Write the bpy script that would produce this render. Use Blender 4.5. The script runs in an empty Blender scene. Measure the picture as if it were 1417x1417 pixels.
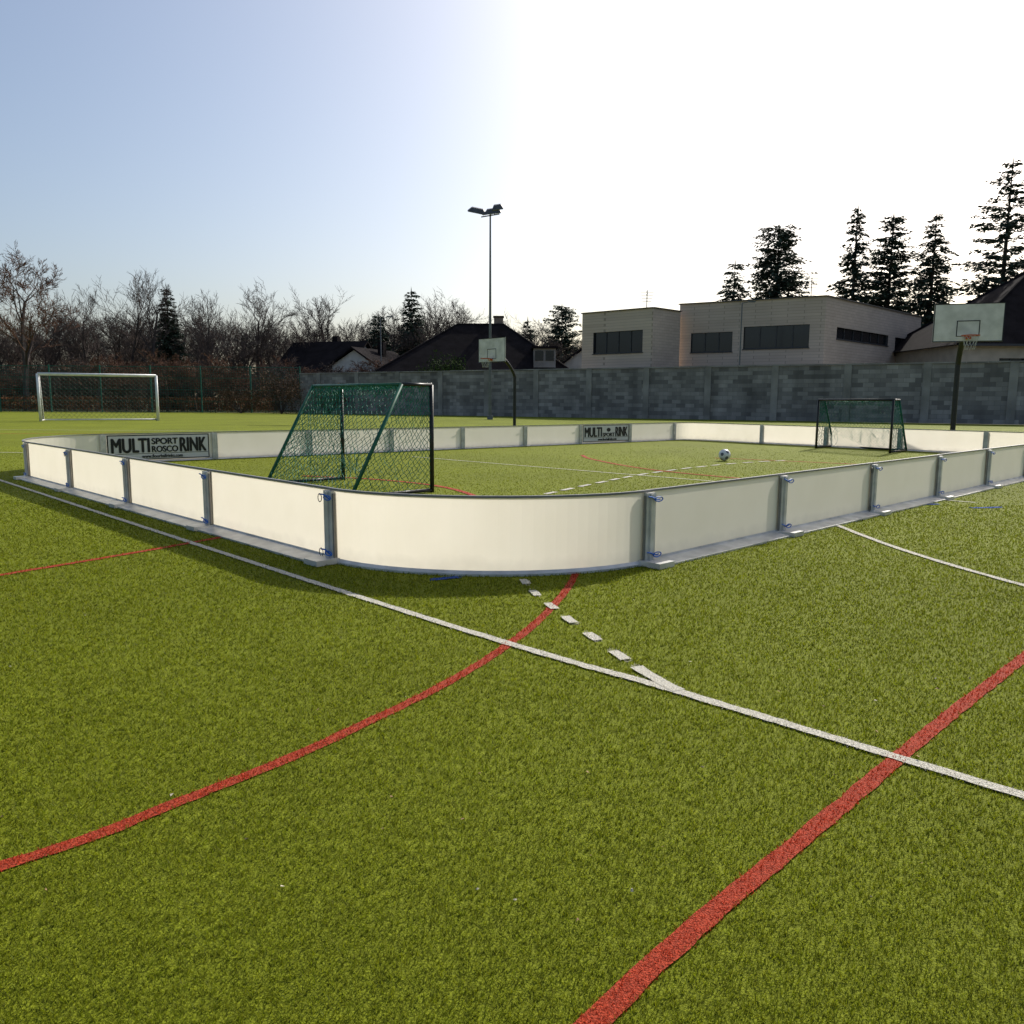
import bpy, math, random
import numpy as np
from mathutils import Vector, Matrix

scene = bpy.context.scene
COL = scene.collection
rnd = random.Random(7)

# ------------------------------------------------------------------ helpers
def link(o, parent=None):
    COL.objects.link(o)
    if parent: o.parent = parent
    return o

def empty(name):
    e = bpy.data.objects.new(name, None)
    e.empty_display_size = 0.2
    return link(e)

class MB:
    def __init__(s): s.v=[]; s.f=[]; s.m=[]
    def face(s, pts, m=0):
        i=len(s.v); s.v.extend([tuple(p) for p in pts]); s.f.append(tuple(range(i,i+len(pts)))); s.m.append(m)
    def hexa(s, b, t, m=0):
        i=len(s.v); s.v.extend([tuple(p) for p in b]+[tuple(p) for p in t])
        for q in ((3,2,1,0),(4,5,6,7),(0,1,5,4),(1,2,6,5),(2,3,7,6),(3,0,4,7)):
            s.f.append(tuple(i+k for k in q)); s.m.append(m)
    def box(s, c, ax, sx, sy, z0, z1, m=0):
        """c=(x,y) centre, ax=2D unit x-axis, sx along it, sy across"""
        a=Vector((ax[0],ax[1])).normalized(); n=Vector((-a.y,a.x)); c=Vector((c[0],c[1]))
        q=[c-a*sx/2-n*sy/2, c+a*sx/2-n*sy/2, c+a*sx/2+n*sy/2, c-a*sx/2+n*sy/2]
        s.hexa([(p.x,p.y,z0) for p in q],[(p.x,p.y,z1) for p in q],m)
    def tube(s, p, q, r0, r1=None, n=6, m=0, caps=False):
        if r1 is None: r1=r0
        p=Vector(p); q=Vector(q); d=q-p
        if d.length<1e-6: return
        d.normalize()
        up=Vector((0,0,1)) if abs(d.z)<0.9 else Vector((1,0,0))
        a=d.cross(up).normalized(); b=d.cross(a)
        i=len(s.v)
        for k in range(n):
            t=2*math.pi*k/n; o=a*math.cos(t)+b*math.sin(t)
            s.v.append(tuple(p+o*r0)); s.v.append(tuple(q+o*r1))
        for k in range(n):
            j=(k+1)%n
            s.f.append((i+2*k,i+2*k+1,i+2*j+1,i+2*j)); s.m.append(m)
        if caps:
            s.f.append(tuple(i+2*k for k in range(n))); s.m.append(m)
            s.f.append(tuple(i+2*k+1 for k in reversed(range(n)))); s.m.append(m)
    def path(s, pts, r, n=6, m=0):
        for a,b in zip(pts[:-1],pts[1:]): s.tube(a,b,r,r,n,m,caps=True)
    def mesh(s, name, mats, smooth=False):
        me=bpy.data.meshes.new(name); me.from_pydata(s.v,[],s.f)
        for m in mats: me.materials.append(m)
        me.polygons.foreach_set('material_index', s.m)
        if smooth: me.polygons.foreach_set('use_smooth',[True]*len(s.f))
        me.update(); return me
    def obj(s, name, mats, parent=None, smooth=False):
        return link(bpy.data.objects.new(name, s.mesh(name,mats,smooth)), parent)

def nodes_of(name):
    m=bpy.data.materials.new(name); m.use_nodes=True
    nt=m.node_tree; b=nt.nodes['Principled BSDF']
    return m,nt,b

def mat(name, col, rough=0.7, metal=0.0, var=0.25, scale=4.0, bump=0.0, bscale=None, spec=0.3, col2=None, detail=6, coord='Object'):
    m,nt,b=nodes_of(name)
    tc=nt.nodes.new('ShaderNodeTexCoord')
    n=nt.nodes.new('ShaderNodeTexNoise'); n.inputs['Scale'].default_value=scale; n.inputs['Detail'].default_value=detail
    nt.links.new(tc.outputs[coord], n.inputs['Vector'])
    r=nt.nodes.new('ShaderNodeValToRGB')
    c2=col2 if col2 else tuple(c*(1-var) for c in col)
    c1=col if col2 else tuple(min(1,c*(1+var*0.5)) for c in col)
    r.color_ramp.elements[0].position=0.32; r.color_ramp.elements[1].position=0.68
    r.color_ramp.elements[0].color=(*c2,1); r.color_ramp.elements[1].color=(*c1,1)
    nt.links.new(n.outputs['Fac'], r.inputs['Fac']); nt.links.new(r.outputs['Color'], b.inputs['Base Color'])
    b.inputs['Roughness'].default_value=rough; b.inputs['Metallic'].default_value=metal
    b.inputs['Specular IOR Level'].default_value=spec
    if bump>0:
        n2=nt.nodes.new('ShaderNodeTexNoise'); n2.inputs['Scale'].default_value=bscale or scale*6; n2.inputs['Detail'].default_value=4
        nt.links.new(tc.outputs[coord], n2.inputs['Vector'])
        bp=nt.nodes.new('ShaderNodeBump'); bp.inputs['Strength'].default_value=bump; bp.inputs['Distance'].default_value=0.02
        nt.links.new(n2.outputs['Fac'], bp.inputs['Height']); nt.links.new(bp.outputs['Normal'], b.inputs['Normal'])
    return m

# ------------------------------------------------------------------ materials
def board_material():
    m,nt,b=nodes_of('board_plastic')
    tc=nt.nodes.new('ShaderNodeTexCoord')
    n=nt.nodes.new('ShaderNodeTexNoise'); n.inputs['Scale'].default_value=3; n.inputs['Detail'].default_value=8
    nt.links.new(tc.outputs['Object'], n.inputs['Vector'])
    r=nt.nodes.new('ShaderNodeValToRGB')
    r.color_ramp.elements[0].position=0.3; r.color_ramp.elements[1].position=0.7
    r.color_ramp.elements[0].color=(0.82,0.765,0.645,1); r.color_ramp.elements[1].color=(0.86,0.805,0.69,1)
    nt.links.new(n.outputs['Fac'], r.inputs['Fac'])
    sx=nt.nodes.new('ShaderNodeSeparateXYZ'); nt.links.new(tc.outputs['Object'], sx.inputs[0])
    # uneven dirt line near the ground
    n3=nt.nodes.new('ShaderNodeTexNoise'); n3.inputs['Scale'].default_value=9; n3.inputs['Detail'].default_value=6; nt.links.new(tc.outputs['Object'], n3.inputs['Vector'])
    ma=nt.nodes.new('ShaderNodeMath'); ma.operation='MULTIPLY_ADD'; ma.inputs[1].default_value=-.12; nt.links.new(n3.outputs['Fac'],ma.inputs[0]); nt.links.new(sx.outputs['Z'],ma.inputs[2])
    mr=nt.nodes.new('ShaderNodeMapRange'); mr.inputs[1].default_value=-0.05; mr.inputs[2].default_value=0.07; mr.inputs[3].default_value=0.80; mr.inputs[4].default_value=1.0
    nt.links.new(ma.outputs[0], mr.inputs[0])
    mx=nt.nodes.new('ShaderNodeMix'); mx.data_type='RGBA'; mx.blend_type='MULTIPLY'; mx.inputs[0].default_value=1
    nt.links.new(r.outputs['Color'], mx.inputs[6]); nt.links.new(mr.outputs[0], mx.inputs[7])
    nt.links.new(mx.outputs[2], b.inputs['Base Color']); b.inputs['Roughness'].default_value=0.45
    b.inputs['Specular IOR Level'].default_value=0.35
    t=nt.nodes.new('ShaderNodeBsdfTranslucent'); nt.links.new(mx.outputs[2], t.inputs['Color'])
    ms=nt.nodes.new('ShaderNodeMixShader'); ms.inputs[0].default_value=0.5
    nt.links.new(b.outputs[0], ms.inputs[1]); nt.links.new(t.outputs[0], ms.inputs[2])
    nt.links.new(ms.outputs[0], nt.nodes['Material Output'].inputs['Surface'])
    return m
M_BOARD=board_material()
M_CAP=mat('grey_rail_plastic',(0.20,0.20,0.205),0.5,0,0.2,6)
M_ALU=mat('aluminium',(0.62,0.60,0.55),0.45,0.12,0.2,9,spec=0.5)
M_ALUB=mat('aluminium_foot',(0.62,0.61,0.59),0.40,0.3,0.25,7,spec=0.5)
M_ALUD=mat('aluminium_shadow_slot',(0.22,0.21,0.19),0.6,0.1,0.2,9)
M_STRAP=mat('blue_strap',(0.02,0.13,0.50),0.5,0,0.2,30)
M_BLACK=mat('black_paint',(0.018,0.02,0.02),0.4,0,0.3,10)
M_GREEN=mat('green_paint',(0.012,0.10,0.06),0.45,0,0.3,10)
M_NET=mat('green_net',(0.008,0.15,0.10),0.7,0,0.3,10)
M_NETG=mat('grey_net',(0.12,0.13,0.12),0.8,0,0.3,10)
M_NETW=mat('white_net',(0.5,0.5,0.48),0.8,0,0.3,10)
M_WHITE=mat('white_paint',(0.75,0.75,0.74),0.4,0,0.15,3)
M_SIGN=mat('sign_plate',(0.62,0.61,0.585),0.4,0,0.1,2)
M_SBLK=mat('sign_black',(0.015,0.015,0.017),0.4,0,0.1,2)
M_STEEL=mat('galvanised_steel',(0.13,0.14,0.15),0.5,0.3,0.2,5)
M_ORANGE=mat('orange_paint',(0.50,0.09,0.03),0.5,0,0.2,5)
M_LAMP=mat('lamp_housing',(0.10,0.10,0.11),0.5,0.3,0.2,5)
M_GLASS=mat('window_glass',(0.012,0.014,0.018),0.12,0,0.3,0.5,spec=0.4)
M_FRAME=mat('window_frame',(0.05,0.05,0.055),0.5,0,0.2,5)
M_ROOF=mat('dark_roof_tiles',(0.017,0.014,0.015),0.95,0,0.4,1.2,bump=0.5,bscale=9,spec=0.04)
M_RENDER=mat('white_render',(0.55,0.52,0.47),0.9,0,0.15,1.5)
M_BEIGE=mat('beige_render',(0.46,0.40,0.32),0.9,0,0.15,1.5)
M_BARK=mat('bark',(0.085,0.070,0.062),0.95,0,0.35,2.0,spec=.05)
M_TWIG=mat('bare_twigs',(0.10,0.080,0.070),0.95,0,0.35,0.3,spec=.03)
M_TWIGR=mat('russet_twigs',(0.14,0.080,0.055),0.95,0,0.35,0.5,spec=.03)
def leaf_mat(name,c1,c2,sc=0.6):
    m,nt,b=nodes_of(name)
    tc=nt.nodes.new('ShaderNodeTexCoord'); n=nt.nodes.new('ShaderNodeTexNoise'); n.inputs['Scale'].default_value=sc; n.inputs['Detail'].default_value=5
    nt.links.new(tc.outputs['Object'], n.inputs['Vector'])
    r=nt.nodes.new('ShaderNodeValToRGB'); r.color_ramp.elements[0].position=.35; r.color_ramp.elements[1].position=.65
    r.color_ramp.elements[0].color=(*c1,1); r.color_ramp.elements[1].color=(*c2,1)
    nt.links.new(n.outputs['Fac'], r.inputs['Fac']); nt.links.new(r.outputs['Color'], b.inputs['Base Color'])
    b.inputs['Roughness'].default_value=.9; b.inputs['Specular IOR Level'].default_value=0.05
    return m
M_NEEDLE=leaf_mat('conifer_needles',(0.030,0.050,0.038),(0.075,0.105,0.070))  # needle colour lightened to stand in for distance haze
M_IVY=leaf_mat('evergreen_leaves',(0.02,0.04,0.012),(0.05,0.08,0.02))
M_DRY=leaf_mat('dry_shrub',(0.07,0.045,0.03),(0.13,0.085,0.05))

def turf_material():
    m,nt,b=nodes_of('artificial_turf')
    geo=nt.nodes.new('ShaderNodeNewGeometry')
    def noise(s,d=4):
        n=nt.nodes.new('ShaderNodeTexNoise'); n.inputs['Scale'].default_value=s; n.inputs['Detail'].default_value=d
        nt.links.new(geo.outputs['Position'], n.inputs['Vector']); return n
    fine=noise(160,3); mid=noise(22,5); big=noise(0.35,4)
    r=nt.nodes.new('ShaderNodeValToRGB'); r.color_ramp.elements[0].position=.36; r.color_ramp.elements[1].position=.66
    r.color_ramp.elements[0].color=(0.100,0.120,0.006,1); r.color_ramp.elements[1].color=(0.205,0.235,0.014,1)
    nt.links.new(fine.outputs['Fac'], r.inputs['Fac'])
    def mul(a,bn,lo,hi,p0=.3,p1=.7):
        mr=nt.nodes.new('ShaderNodeMapRange'); mr.inputs[1].default_value=p0; mr.inputs[2].default_value=p1; mr.inputs[3].default_value=lo; mr.inputs[4].default_value=hi
        nt.links.new(bn.outputs['Fac'], mr.inputs[0])
        mx=nt.nodes.new('ShaderNodeMix'); mx.data_type='RGBA'; mx.blend_type='MULTIPLY'; mx.inputs[0].default_value=1
        nt.links.new(a, mx.inputs[6]); nt.links.new(mr.outputs[0], mx.inputs[7]); return mx.outputs[2]
    c=mul(r.outputs['Color'],mid,.84,1.12); c=mul(c,big,.86,1.12)
    nt.links.new(c,b.inputs['Base Color'])
    b.inputs['Roughness'].default_value=.85; b.inputs['Specular IOR Level'].default_value=.10
    bp=nt.nodes.new('ShaderNodeBump'); bp.inputs['Strength'].default_value=.6; bp.inputs['Distance'].default_value=.010
    nt.links.new(fine.outputs['Fac'], bp.inputs['Height'])
    bp2=nt.nodes.new('ShaderNodeBump'); bp2.inputs['Strength'].default_value=.4; bp2.inputs['Distance'].default_value=.025
    nt.links.new(mid.outputs['Fac'], bp2.inputs['Height']); nt.links.new(bp.outputs['Normal'], bp2.inputs['Normal'])
    nt.links.new(bp2.outputs['Normal'], b.inputs['Normal'])
    return m
M_TURF=turf_material()
M_LW=mat('white_turf_line',(0.60,0.57,0.48),0.9,0,0.35,120,bump=.6,bscale=180)
M_LR=mat('red_turf_line',(0.38,0.045,0.014),0.9,0,0.35,120,bump=.6,bscale=180)
M_LB=mat('blue_turf_line',(0.02,0.08,0.36),0.9,0,0.35,120,bump=.6,bscale=180)
M_SOIL=mat('rough_ground',(0.10,0.09,0.035),0.95,0,0.4,0.3,bump=.5,bscale=3,col2=(0.06,0.07,0.02))

def blade_material():
    m,nt,b=nodes_of('turf_fibre')
    at=nt.nodes.new('ShaderNodeAttribute'); at.attribute_name='fibre_colour'
    nt.links.new(at.outputs['Color'], b.inputs['Base Color']); b.inputs['Roughness'].default_value=.6; b.inputs['Specular IOR Level'].default_value=.15
    t=nt.nodes.new('ShaderNodeBsdfTranslucent'); nt.links.new(at.outputs['Color'], t.inputs['Color'])
    ms=nt.nodes.new('ShaderNodeMixShader'); ms.inputs[0].default_value=.45
    nt.links.new(b.outputs[0], ms.inputs[1]); nt.links.new(t.outputs[0], ms.inputs[2])
    nt.links.new(ms.outputs[0], nt.nodes['Material Output'].inputs['Surface'])
    return m
M_BLADE=blade_material()

def wall_material():
    m,nt,b=nodes_of('concrete_block')
    tc=nt.nodes.new('ShaderNodeUVMap'); tc.uv_map='UVMap'
    br=nt.nodes.new('ShaderNodeTexBrick'); br.inputs['Scale'].default_value=1
    br.inputs['Brick Width'].default_value=0.62; br.inputs['Row Height'].default_value=0.26; br.inputs['Mortar Size'].default_value=0.008
    br.inputs['Color1'].default_value=(0.165,0.155,0.150,1); br.inputs['Color2'].default_value=(0.335,0.315,0.30,1); br.inputs['Mortar'].default_value=(0.17,0.16,0.155,1)
    nt.links.new(tc.outputs[0], br.inputs['Vector'])
    def mul(a,sc,lo,hi,sy=1):
        mp=nt.nodes.new('ShaderNodeMapping'); mp.inputs['Scale'].default_value=(1,sy,1); nt.links.new(tc.outputs[0],mp.inputs[0])
        n=nt.nodes.new('ShaderNodeTexNoise'); n.inputs['Scale'].default_value=sc; n.inputs['Detail'].default_value=8; nt.links.new(mp.outputs[0], n.inputs['Vector'])
        mr=nt.nodes.new('ShaderNodeMapRange'); mr.inputs[1].default_value=.3; mr.inputs[2].default_value=.7; mr.inputs[3].default_value=lo; mr.inputs[4].default_value=hi
        nt.links.new(n.outputs['Fac'], mr.inputs[0])
        mx=nt.nodes.new('ShaderNodeMix'); mx.data_type='RGBA'; mx.blend_type='MULTIPLY'; mx.inputs[0].default_value=1
        nt.links.new(a, mx.inputs[6]); nt.links.new(mr.outputs[0], mx.inputs[7]); return mx.outputs[2]
    c=mul(br.outputs['Color'],.5,.72,1.15); c=mul(c,1.5,.75,1.1,.15)
    nt.links.new(c, b.inputs['Base Color'])
    b.inputs['Roughness'].default_value=.95; b.inputs['Specular IOR Level'].default_value=.1
    return m
M_WALL=wall_material()
M_CONC=mat('concrete_pillar',(0.27,0.255,0.24),0.95,0,0.35,0.8,bump=.3,spec=.1)
M_CHIM=mat('chimney_render',(0.22,0.17,0.14),0.95,0,0.35,2,spec=.1)

def cladding():
    m,nt,b=nodes_of('beige_cladding')
    tc=nt.nodes.new('ShaderNodeTexCoord')
    mp=nt.nodes.new('ShaderNodeSeparateXYZ'); nt.links.new(tc.outputs['Object'], mp.inputs[0])
    ad=nt.nodes.new('ShaderNodeMath'); ad.operation='ADD'; nt.links.new(mp.outputs['X'],ad.inputs[0]); nt.links.new(mp.outputs['Y'],ad.inputs[1])
    cb=nt.nodes.new('ShaderNodeCombineXYZ'); nt.links.new(ad.outputs[0],cb.inputs[0]); nt.links.new(mp.outputs['Z'],cb.inputs[1])
    br=nt.nodes.new('ShaderNodeTexBrick'); br.inputs['Scale'].default_value=1; br.inputs['Brick Width'].default_value=.8; br.inputs['Row Height'].default_value=.2; br.inputs['Mortar Size'].default_value=.010
    br.inputs['Color1'].default_value=(0.50,0.405,0.335,1); br.inputs['Color2'].default_value=(0.56,0.46,0.38,1); br.inputs['Mortar'].default_value=(0.34,0.28,0.23,1)
    nt.links.new(cb.outputs[0], br.inputs['Vector'])
    n=nt.nodes.new('ShaderNodeTexNoise'); n.inputs['Scale'].default_value=.35; n.inputs['Detail'].default_value=7; nt.links.new(tc.outputs['Object'], n.inputs['Vector'])
    mr=nt.nodes.new('ShaderNodeMapRange'); mr.inputs[1].default_value=.3; mr.inputs[2].default_value=.7; mr.inputs[3].default_value=.88; mr.inputs[4].default_value=1.05
    nt.links.new(n.outputs['Fac'], mr.inputs[0])
    mx=nt.nodes.new('ShaderNodeMix'); mx.data_type='RGBA'; mx.blend_type='MULTIPLY'; mx.inputs[0].default_value=1
    nt.links.new(br.outputs['Color'], mx.inputs[6]); nt.links.new(mr.outputs[0], mx.inputs[7])
    nt.links.new(mx.outputs[2], b.inputs['Base Color']); b.inputs['Roughness'].default_value=.9; b.inputs['Specular IOR Level'].default_value=.1
    return m
M_CLAD=cladding()

# ------------------------------------------------------------------ ground
g=MB(); g.face([(-1500,-600,-0.03),(1500,-600,-0.03),(1500,2500,-0.03),(-1500,2500,-0.03)])
g.obj('ground',[M_SOIL])
g=MB(); g.face([(-62,-14,0),(52,-14,0),(52,28,0),(-16,71.5,0),(-62,72.5,0)])
g.obj('artificial_turf_pitch',[M_TURF])

def catmull(pts, step=0.04):
    P=[Vector(p) for p in pts]; P=[P[0]*2-P[1]]+P+[P[-1]*2-P[-2]]
    out=[]
    for i in range(1,len(P)-2):
        L=(P[i+1]-P[i]).length; n=max(2,int(L/step))
        for k in range(n):
            t=k/n; a,b,c,d=P[i-1:i+3]
            out.append(0.5*((2*b)+(c-a)*t+(2*a-5*b+4*c-d)*t*t+(3*b-a-3*c+d)*t**3))
    out.append(P[-2]); return out

LINES=[]   # (polyline, halfwidth, colour index)
def add_line(pts, w, ci, smooth=True, step=0.05):
    LINES.append((catmull(pts,step) if smooth else [Vector(p) for p in pts], w/2, ci))
WHITE_A=[(-14.1,18.4),(-7.25,11.21),(-0.881,4.547),(0.694,3.017),(1.515,2.207),(4.5,-0.75)]
add_line(WHITE_A,.052,0)
dash=[(0.03,5.25),(.0856,4.979),(.1414,4.673),(.2247,4.369),(.3065,4.087),(.399,3.79),(.4926,3.499),(.573,3.27),(.66,3.06)]
D=[Vector(p) for p in dash]
for i in range(1,7):
    t=(D[i+1]-D[i-1]).normalized()*.066
    add_line([D[i]-t,D[i]+t],.055,0)
add_line([(.545,3.34),(.60,3.20),(.67,3.05)],.060,0)
arc=catmull([(-.1,8.9),(.419,9.85),(1.255,11.31),(2.246,12.86),(3.91,14.75),(5.53,15.94)],.1)
i=0
while i+3<len(arc):
    add_line(arc[i:i+4],.075,0); i+=5
add_line([(3.15,8.2),(3.07,7.39),(3.08,6.15),(3.26,4.94),(3.65,3.7),(4.4,2.4)],.055,0)
add_line([(-2.07,16.4),(2.79,11.7),(5.4,9.2)],.04,0,step=.2)
add_line([(-13.5,17.25),(-9.2,16.9)],.06,0,step=.2)
add_line([(-30,30),(-10,29.5),(-2,30)],.07,0,step=.5)
add_line([(-1.55,1.60),(-1.215,1.867),(-1.091,1.979),(-.951,2.154),(-.717,2.437),(-.4925,2.764),(-.26,3.143),(-.0256,3.632),(.209,4.29),(.419,5.177),(.56,6.3)],.050,1)
add_line([(.08,1.25),(.40,1.60),(.689,1.886),(.956,2.15),(1.294,2.49),(1.784,2.97),(2.343,3.507),(3.3,4.45),(4.6,5.8)],.052,1)
add_line([(-4.2,3.6),(-3.75,4.4),(-3.35,5.10),(-3.01,5.63),(-2.50,6.49),(-2.1,7.4)],.058,1)
add_line([(-3.2,12.1),(-2.11,11.67),(-1.07,10.81),(-.473,9.66),(-.2,8.3)],.08,1)
add_line([(1.50,17.15),(1.61,15.9),(2.36,13.55),(3.8,11.6)],.08,1)
add_line([(4.2,16.5),(6.2,15.2),(8.0,13.9)],.08,1)
add_line([(-22,26),(-16.5,26.4),(-13,27.5)],.10,1,step=.3)
add_line([(-.52,5.03),(-.35,5.11)],.06,2)
add_line([(5.1,8.72),(5.45,8.80)],.07,2)
add_line([(4.75,9.0),(4.9,9.05)],.06,2)

lmb=MB()
for li,(pl,hw,ci) in enumerate(LINES):
    z=.004+ (0.003 if ci==0 else 0.0) + (0.0006*(li%5)) 
    n=len(pl); Ls=[];Rs=[]
    for k,p in enumerate(pl):
        t=(pl[min(k+1,n-1)]-pl[max(k-1,0)]).normalized(); nn=Vector((-t.y,t.x))
        j1=rnd.uniform(-.0045,.0035); j2=rnd.uniform(-.0045,.0035)
        Ls.append(p+nn*(hw+j1)); Rs.append(p-nn*(hw+j2))
    for k in range(n-1):
        lmb.face([(Rs[k].x,Rs[k].y,z),(Rs[k+1].x,Rs[k+1].y,z),(Ls[k+1].x,Ls[k+1].y,z),(Ls[k].x,Ls[k].y,z)],ci)
lmb.obj('pitch_markings',[M_LW,M_LR,M_LB])

# turf fibres near the viewer
def turf_blades(N=640000):
    rs=np.random.RandomState(3)
    n1=int(N*.86)
    Y=np.concatenate([np.exp(rs.uniform(math.log(1.0),math.log(9.0),n1)), 9.0+rs.triangular(0,0,13,N-n1)])
    X=rs.uniform(-1,1,N)*(0.84*Y+.6)
    g=rs.uniform(.115,.285,N)
    base=np.stack([g*rs.uniform(.78,.94,N),g,rs.uniform(.004,.016,N)],1)
    pale=rs.uniform(0,1,N)<.03; base[pale]=base[pale]*1.25+np.array([.05,.04,.02])
    cl=np.sin(X*37+np.sin(Y*29)*2.3)*np.sin(Y*33+np.sin(X*23)*2.1)
    base*= (1+.05*cl+.05*np.sin(X*5.1+Y*2.3)*np.sin(Y*4.3-X))[:,None]
    # fibres keep their base colour except where a pitch marking recolours them
    colr=base
    edge=.0035
    for pl,hw,ci in LINES:
        a=np.array([[p.x,p.y] for p in pl])
        lo=a.min(0)-.1; hi=a.max(0)+.1
        sel=np.where((X>lo[0])&(X<hi[0])&(Y>lo[1])&(Y<hi[1]))[0]
        if len(sel)==0: continue
        px=X[sel];py=Y[sel]; best=np.full(len(sel),9.)
        for k in range(len(a)-1):
            d=a[k+1]-a[k]; L2=d@d
            if L2<1e-9: continue
            t=np.clip(((px-a[k,0])*d[0]+(py-a[k,1])*d[1])/L2,0,1)
            best=np.minimum(best,np.hypot(px-a[k,0]-t*d[0],py-a[k,1]-t*d[1]))
        inside=best<hw+rs.normal(0,edge,len(sel))
        c=[(.66,.62,.52),(.43,.045,.014),(.02,.08,.36)][ci]
        s2=sel[inside]; colr[s2]=np.array(c)[None,:]*rs.uniform(.6,1.1,len(s2))[:,None]
    sc=(np.minimum(Y,9)/1.5)
    w=.0013*sc**.85*rs.uniform(.7,1.3,N); h=.0085*np.clip(sc,1,3)**.35*rs.uniform(.5,1.3,N)
    ang=rs.uniform(0,2*math.pi,N); la=rs.uniform(0,2*math.pi,N); ln=h*rs.uniform(.2,1.2,N)
    V=np.zeros((N,3,3),np.float32)
    V[:,0,0]=X-np.cos(ang)*w; V[:,0,1]=Y-np.sin(ang)*w; V[:,0,2]=.001
    V[:,1,0]=X+np.cos(ang)*w; V[:,1,1]=Y+np.sin(ang)*w; V[:,1,2]=.001
    V[:,2,0]=X+np.cos(la)*ln; V[:,2,1]=Y+np.sin(la)*ln; V[:,2,2]=h+.002
    me=bpy.data.meshes.new('turf_fibres'); me.vertices.add(N*3); me.vertices.foreach_set('co',V.reshape(-1))
    me.loops.add(N*3); me.loops.foreach_set('vertex_index',np.arange(N*3,dtype=np.int32))
    me.polygons.add(N); me.polygons.foreach_set('loop_start',np.arange(0,N*3,3,dtype=np.int32))
    me.update(calc_edges=True)
    at=me.attributes.new('fibre_colour','FLOAT_COLOR','POINT')
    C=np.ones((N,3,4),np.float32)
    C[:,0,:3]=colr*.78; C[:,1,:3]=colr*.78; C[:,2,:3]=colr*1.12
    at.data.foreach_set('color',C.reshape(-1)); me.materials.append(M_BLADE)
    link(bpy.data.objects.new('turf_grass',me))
turf_blades()

# fallen leaves / crumbs
lf=MB()
for i in range(80):
    y=math.exp(rnd.uniform(math.log(1.6),math.log(10))); x=rnd.uniform(-.7,.7)*y; s=rnd.uniform(.003,.007)*(1+.12*y)
    a=rnd.uniform(0,6.28); z=.013
    pts=[]
    for k,rr in enumerate((1,.4,.9,.35,.7)):
        t=a+k*1.256; pts.append((x+math.cos(t)*s*rr,y+math.sin(t)*s*rr,z+rnd.uniform(0,.006)))
    lf.face(pts,rnd.choice([0,0,0,1,1,2]))
lf.obj('fallen_leaves',[mat('dry_leaf',(0.30,0.18,0.09),.8),mat('pale_leaf',(0.48,0.43,0.32),.8),mat('dark_leaf',(0.06,0.045,0.02),.8)])

# ------------------------------------------------------------------ rink boards
H=0.53
rink=empty('rink_boards')
V2=lambda *a: Vector(a)
P1=V2(.955,5.575); P2=V2(-1.28,5.605)
C1=V2(-7.0,11.49); C2=V2(-7.3,14.2); E1=V2(4.9,24.2); E2=V2(7.0,22.4); E3=V2(11.9,16.5); N1=P1+V2(.72,.694)*13.6
def lin(a,b,n): return [[a+(b-a)*k/n, a+(b-a)*(k+1)/n] for k in range(n)]
def bez(a,ta,b,tb,h,n=24):
    c1=a+ta.normalized()*h; c2=b-tb.normalized()*h; out=[]
    for k in range(n+1):
        t=k/n; out.append(a*(1-t)**3+c1*3*t*(1-t)**2+c2*3*t*t*(1-t)+b*t**3)
    return out
dirL=(C1-P2); dirR=(N1-P1)
panels=[]
near_curve=bez(P2,-dirL,P1,dirR,.80,32)
panels.append(('curved',near_curve))
for s in lin(P1,N1,7): panels.append(('s',s))
panels.append(('curved',bez(N1,dirR,E3,E2-E3,.8)))
for s in lin(E3,E2,4): panels.append(('s',s))
panels.append(('curved',bez(E2,E2-E3,E1,C2-E1,.95)))
for s in lin(E1,C2,8): panels.append(('s',s))
panels.append(('curved',bez(C2,C2-E1,C1,P2-C1,.95)))
for s in lin(C1,P2,4): panels.append(('s',s))
# traversal is counter-clockwise -> outward normal = (t.y,-t.x)
sheet=MB(); cap=MB(); base=MB(); posts=MB(); straps=MB()
R=random.Random(77)
for kind,pl in panels:
    n=len(pl); nr=[]
    for k in range(n):
        t=(pl[min(k+1,n-1)]-pl[max(k-1,0)]).normalized(); nr.append(V2(t.y,-t.x))
    lean=R.uniform(-.006,.006)      # panels never stand perfectly in line
    for k in range(n-1):
        a,b=pl[k],pl[k+1]; na,nb=nr[k],nr[k+1]
        at_=a+na*lean; bt_=b+nb*lean
        sheet.face([(a.x,a.y,.012),(b.x,b.y,.012),(bt_.x,bt_.y,H-.010),(at_.x,at_.y,H-.010)])
        w=.012
        A0=at_-na*w;B0=bt_-nb*w;A1=at_+na*w;B1=bt_+nb*w
        cap.hexa([(A0.x,A0.y,H-.008),(A1.x,A1.y,H-.008),(B1.x,B1.y,H-.008),(B0.x,B0.y,H-.008)],
                 [(A0.x,A0.y,H+.006),(A1.x,A1.y,H+.006),(B1.x,B1.y,H+.006),(B0.x,B0.y,H+.006)])
        fo=.155 if kind=='s' else .022
        O0=a+na*.004;O1=b+nb*.004;F0=a+na*fo;F1=b+nb*fo
        base.face([(F0.x,F0.y,.016),(F1.x,F1.y,.016),(O1.x,O1.y,.036),(O0.x,O0.y,.036)])
        base.face([(F0.x,F0.y,.0),(F1.x,F1.y,.0),(F1.x,F1.y,.016),(F0.x,F0.y,.016)])
        if kind=='s':
            G0=a+na*.012;G1=b+nb*.012
            base.face([(G0.x,G0.y,.034),(G1.x,G1.y,.034),(G1.x,G1.y,.050),(G0.x,G0.y,.050)])
        I0=a-na*.03;I1=b-nb*.03
        base.face([(I0.x,I0.y,.008),(a.x,a.y,.03),(b.x,b.y,.03),(I1.x,I1.y,.008)])
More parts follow.
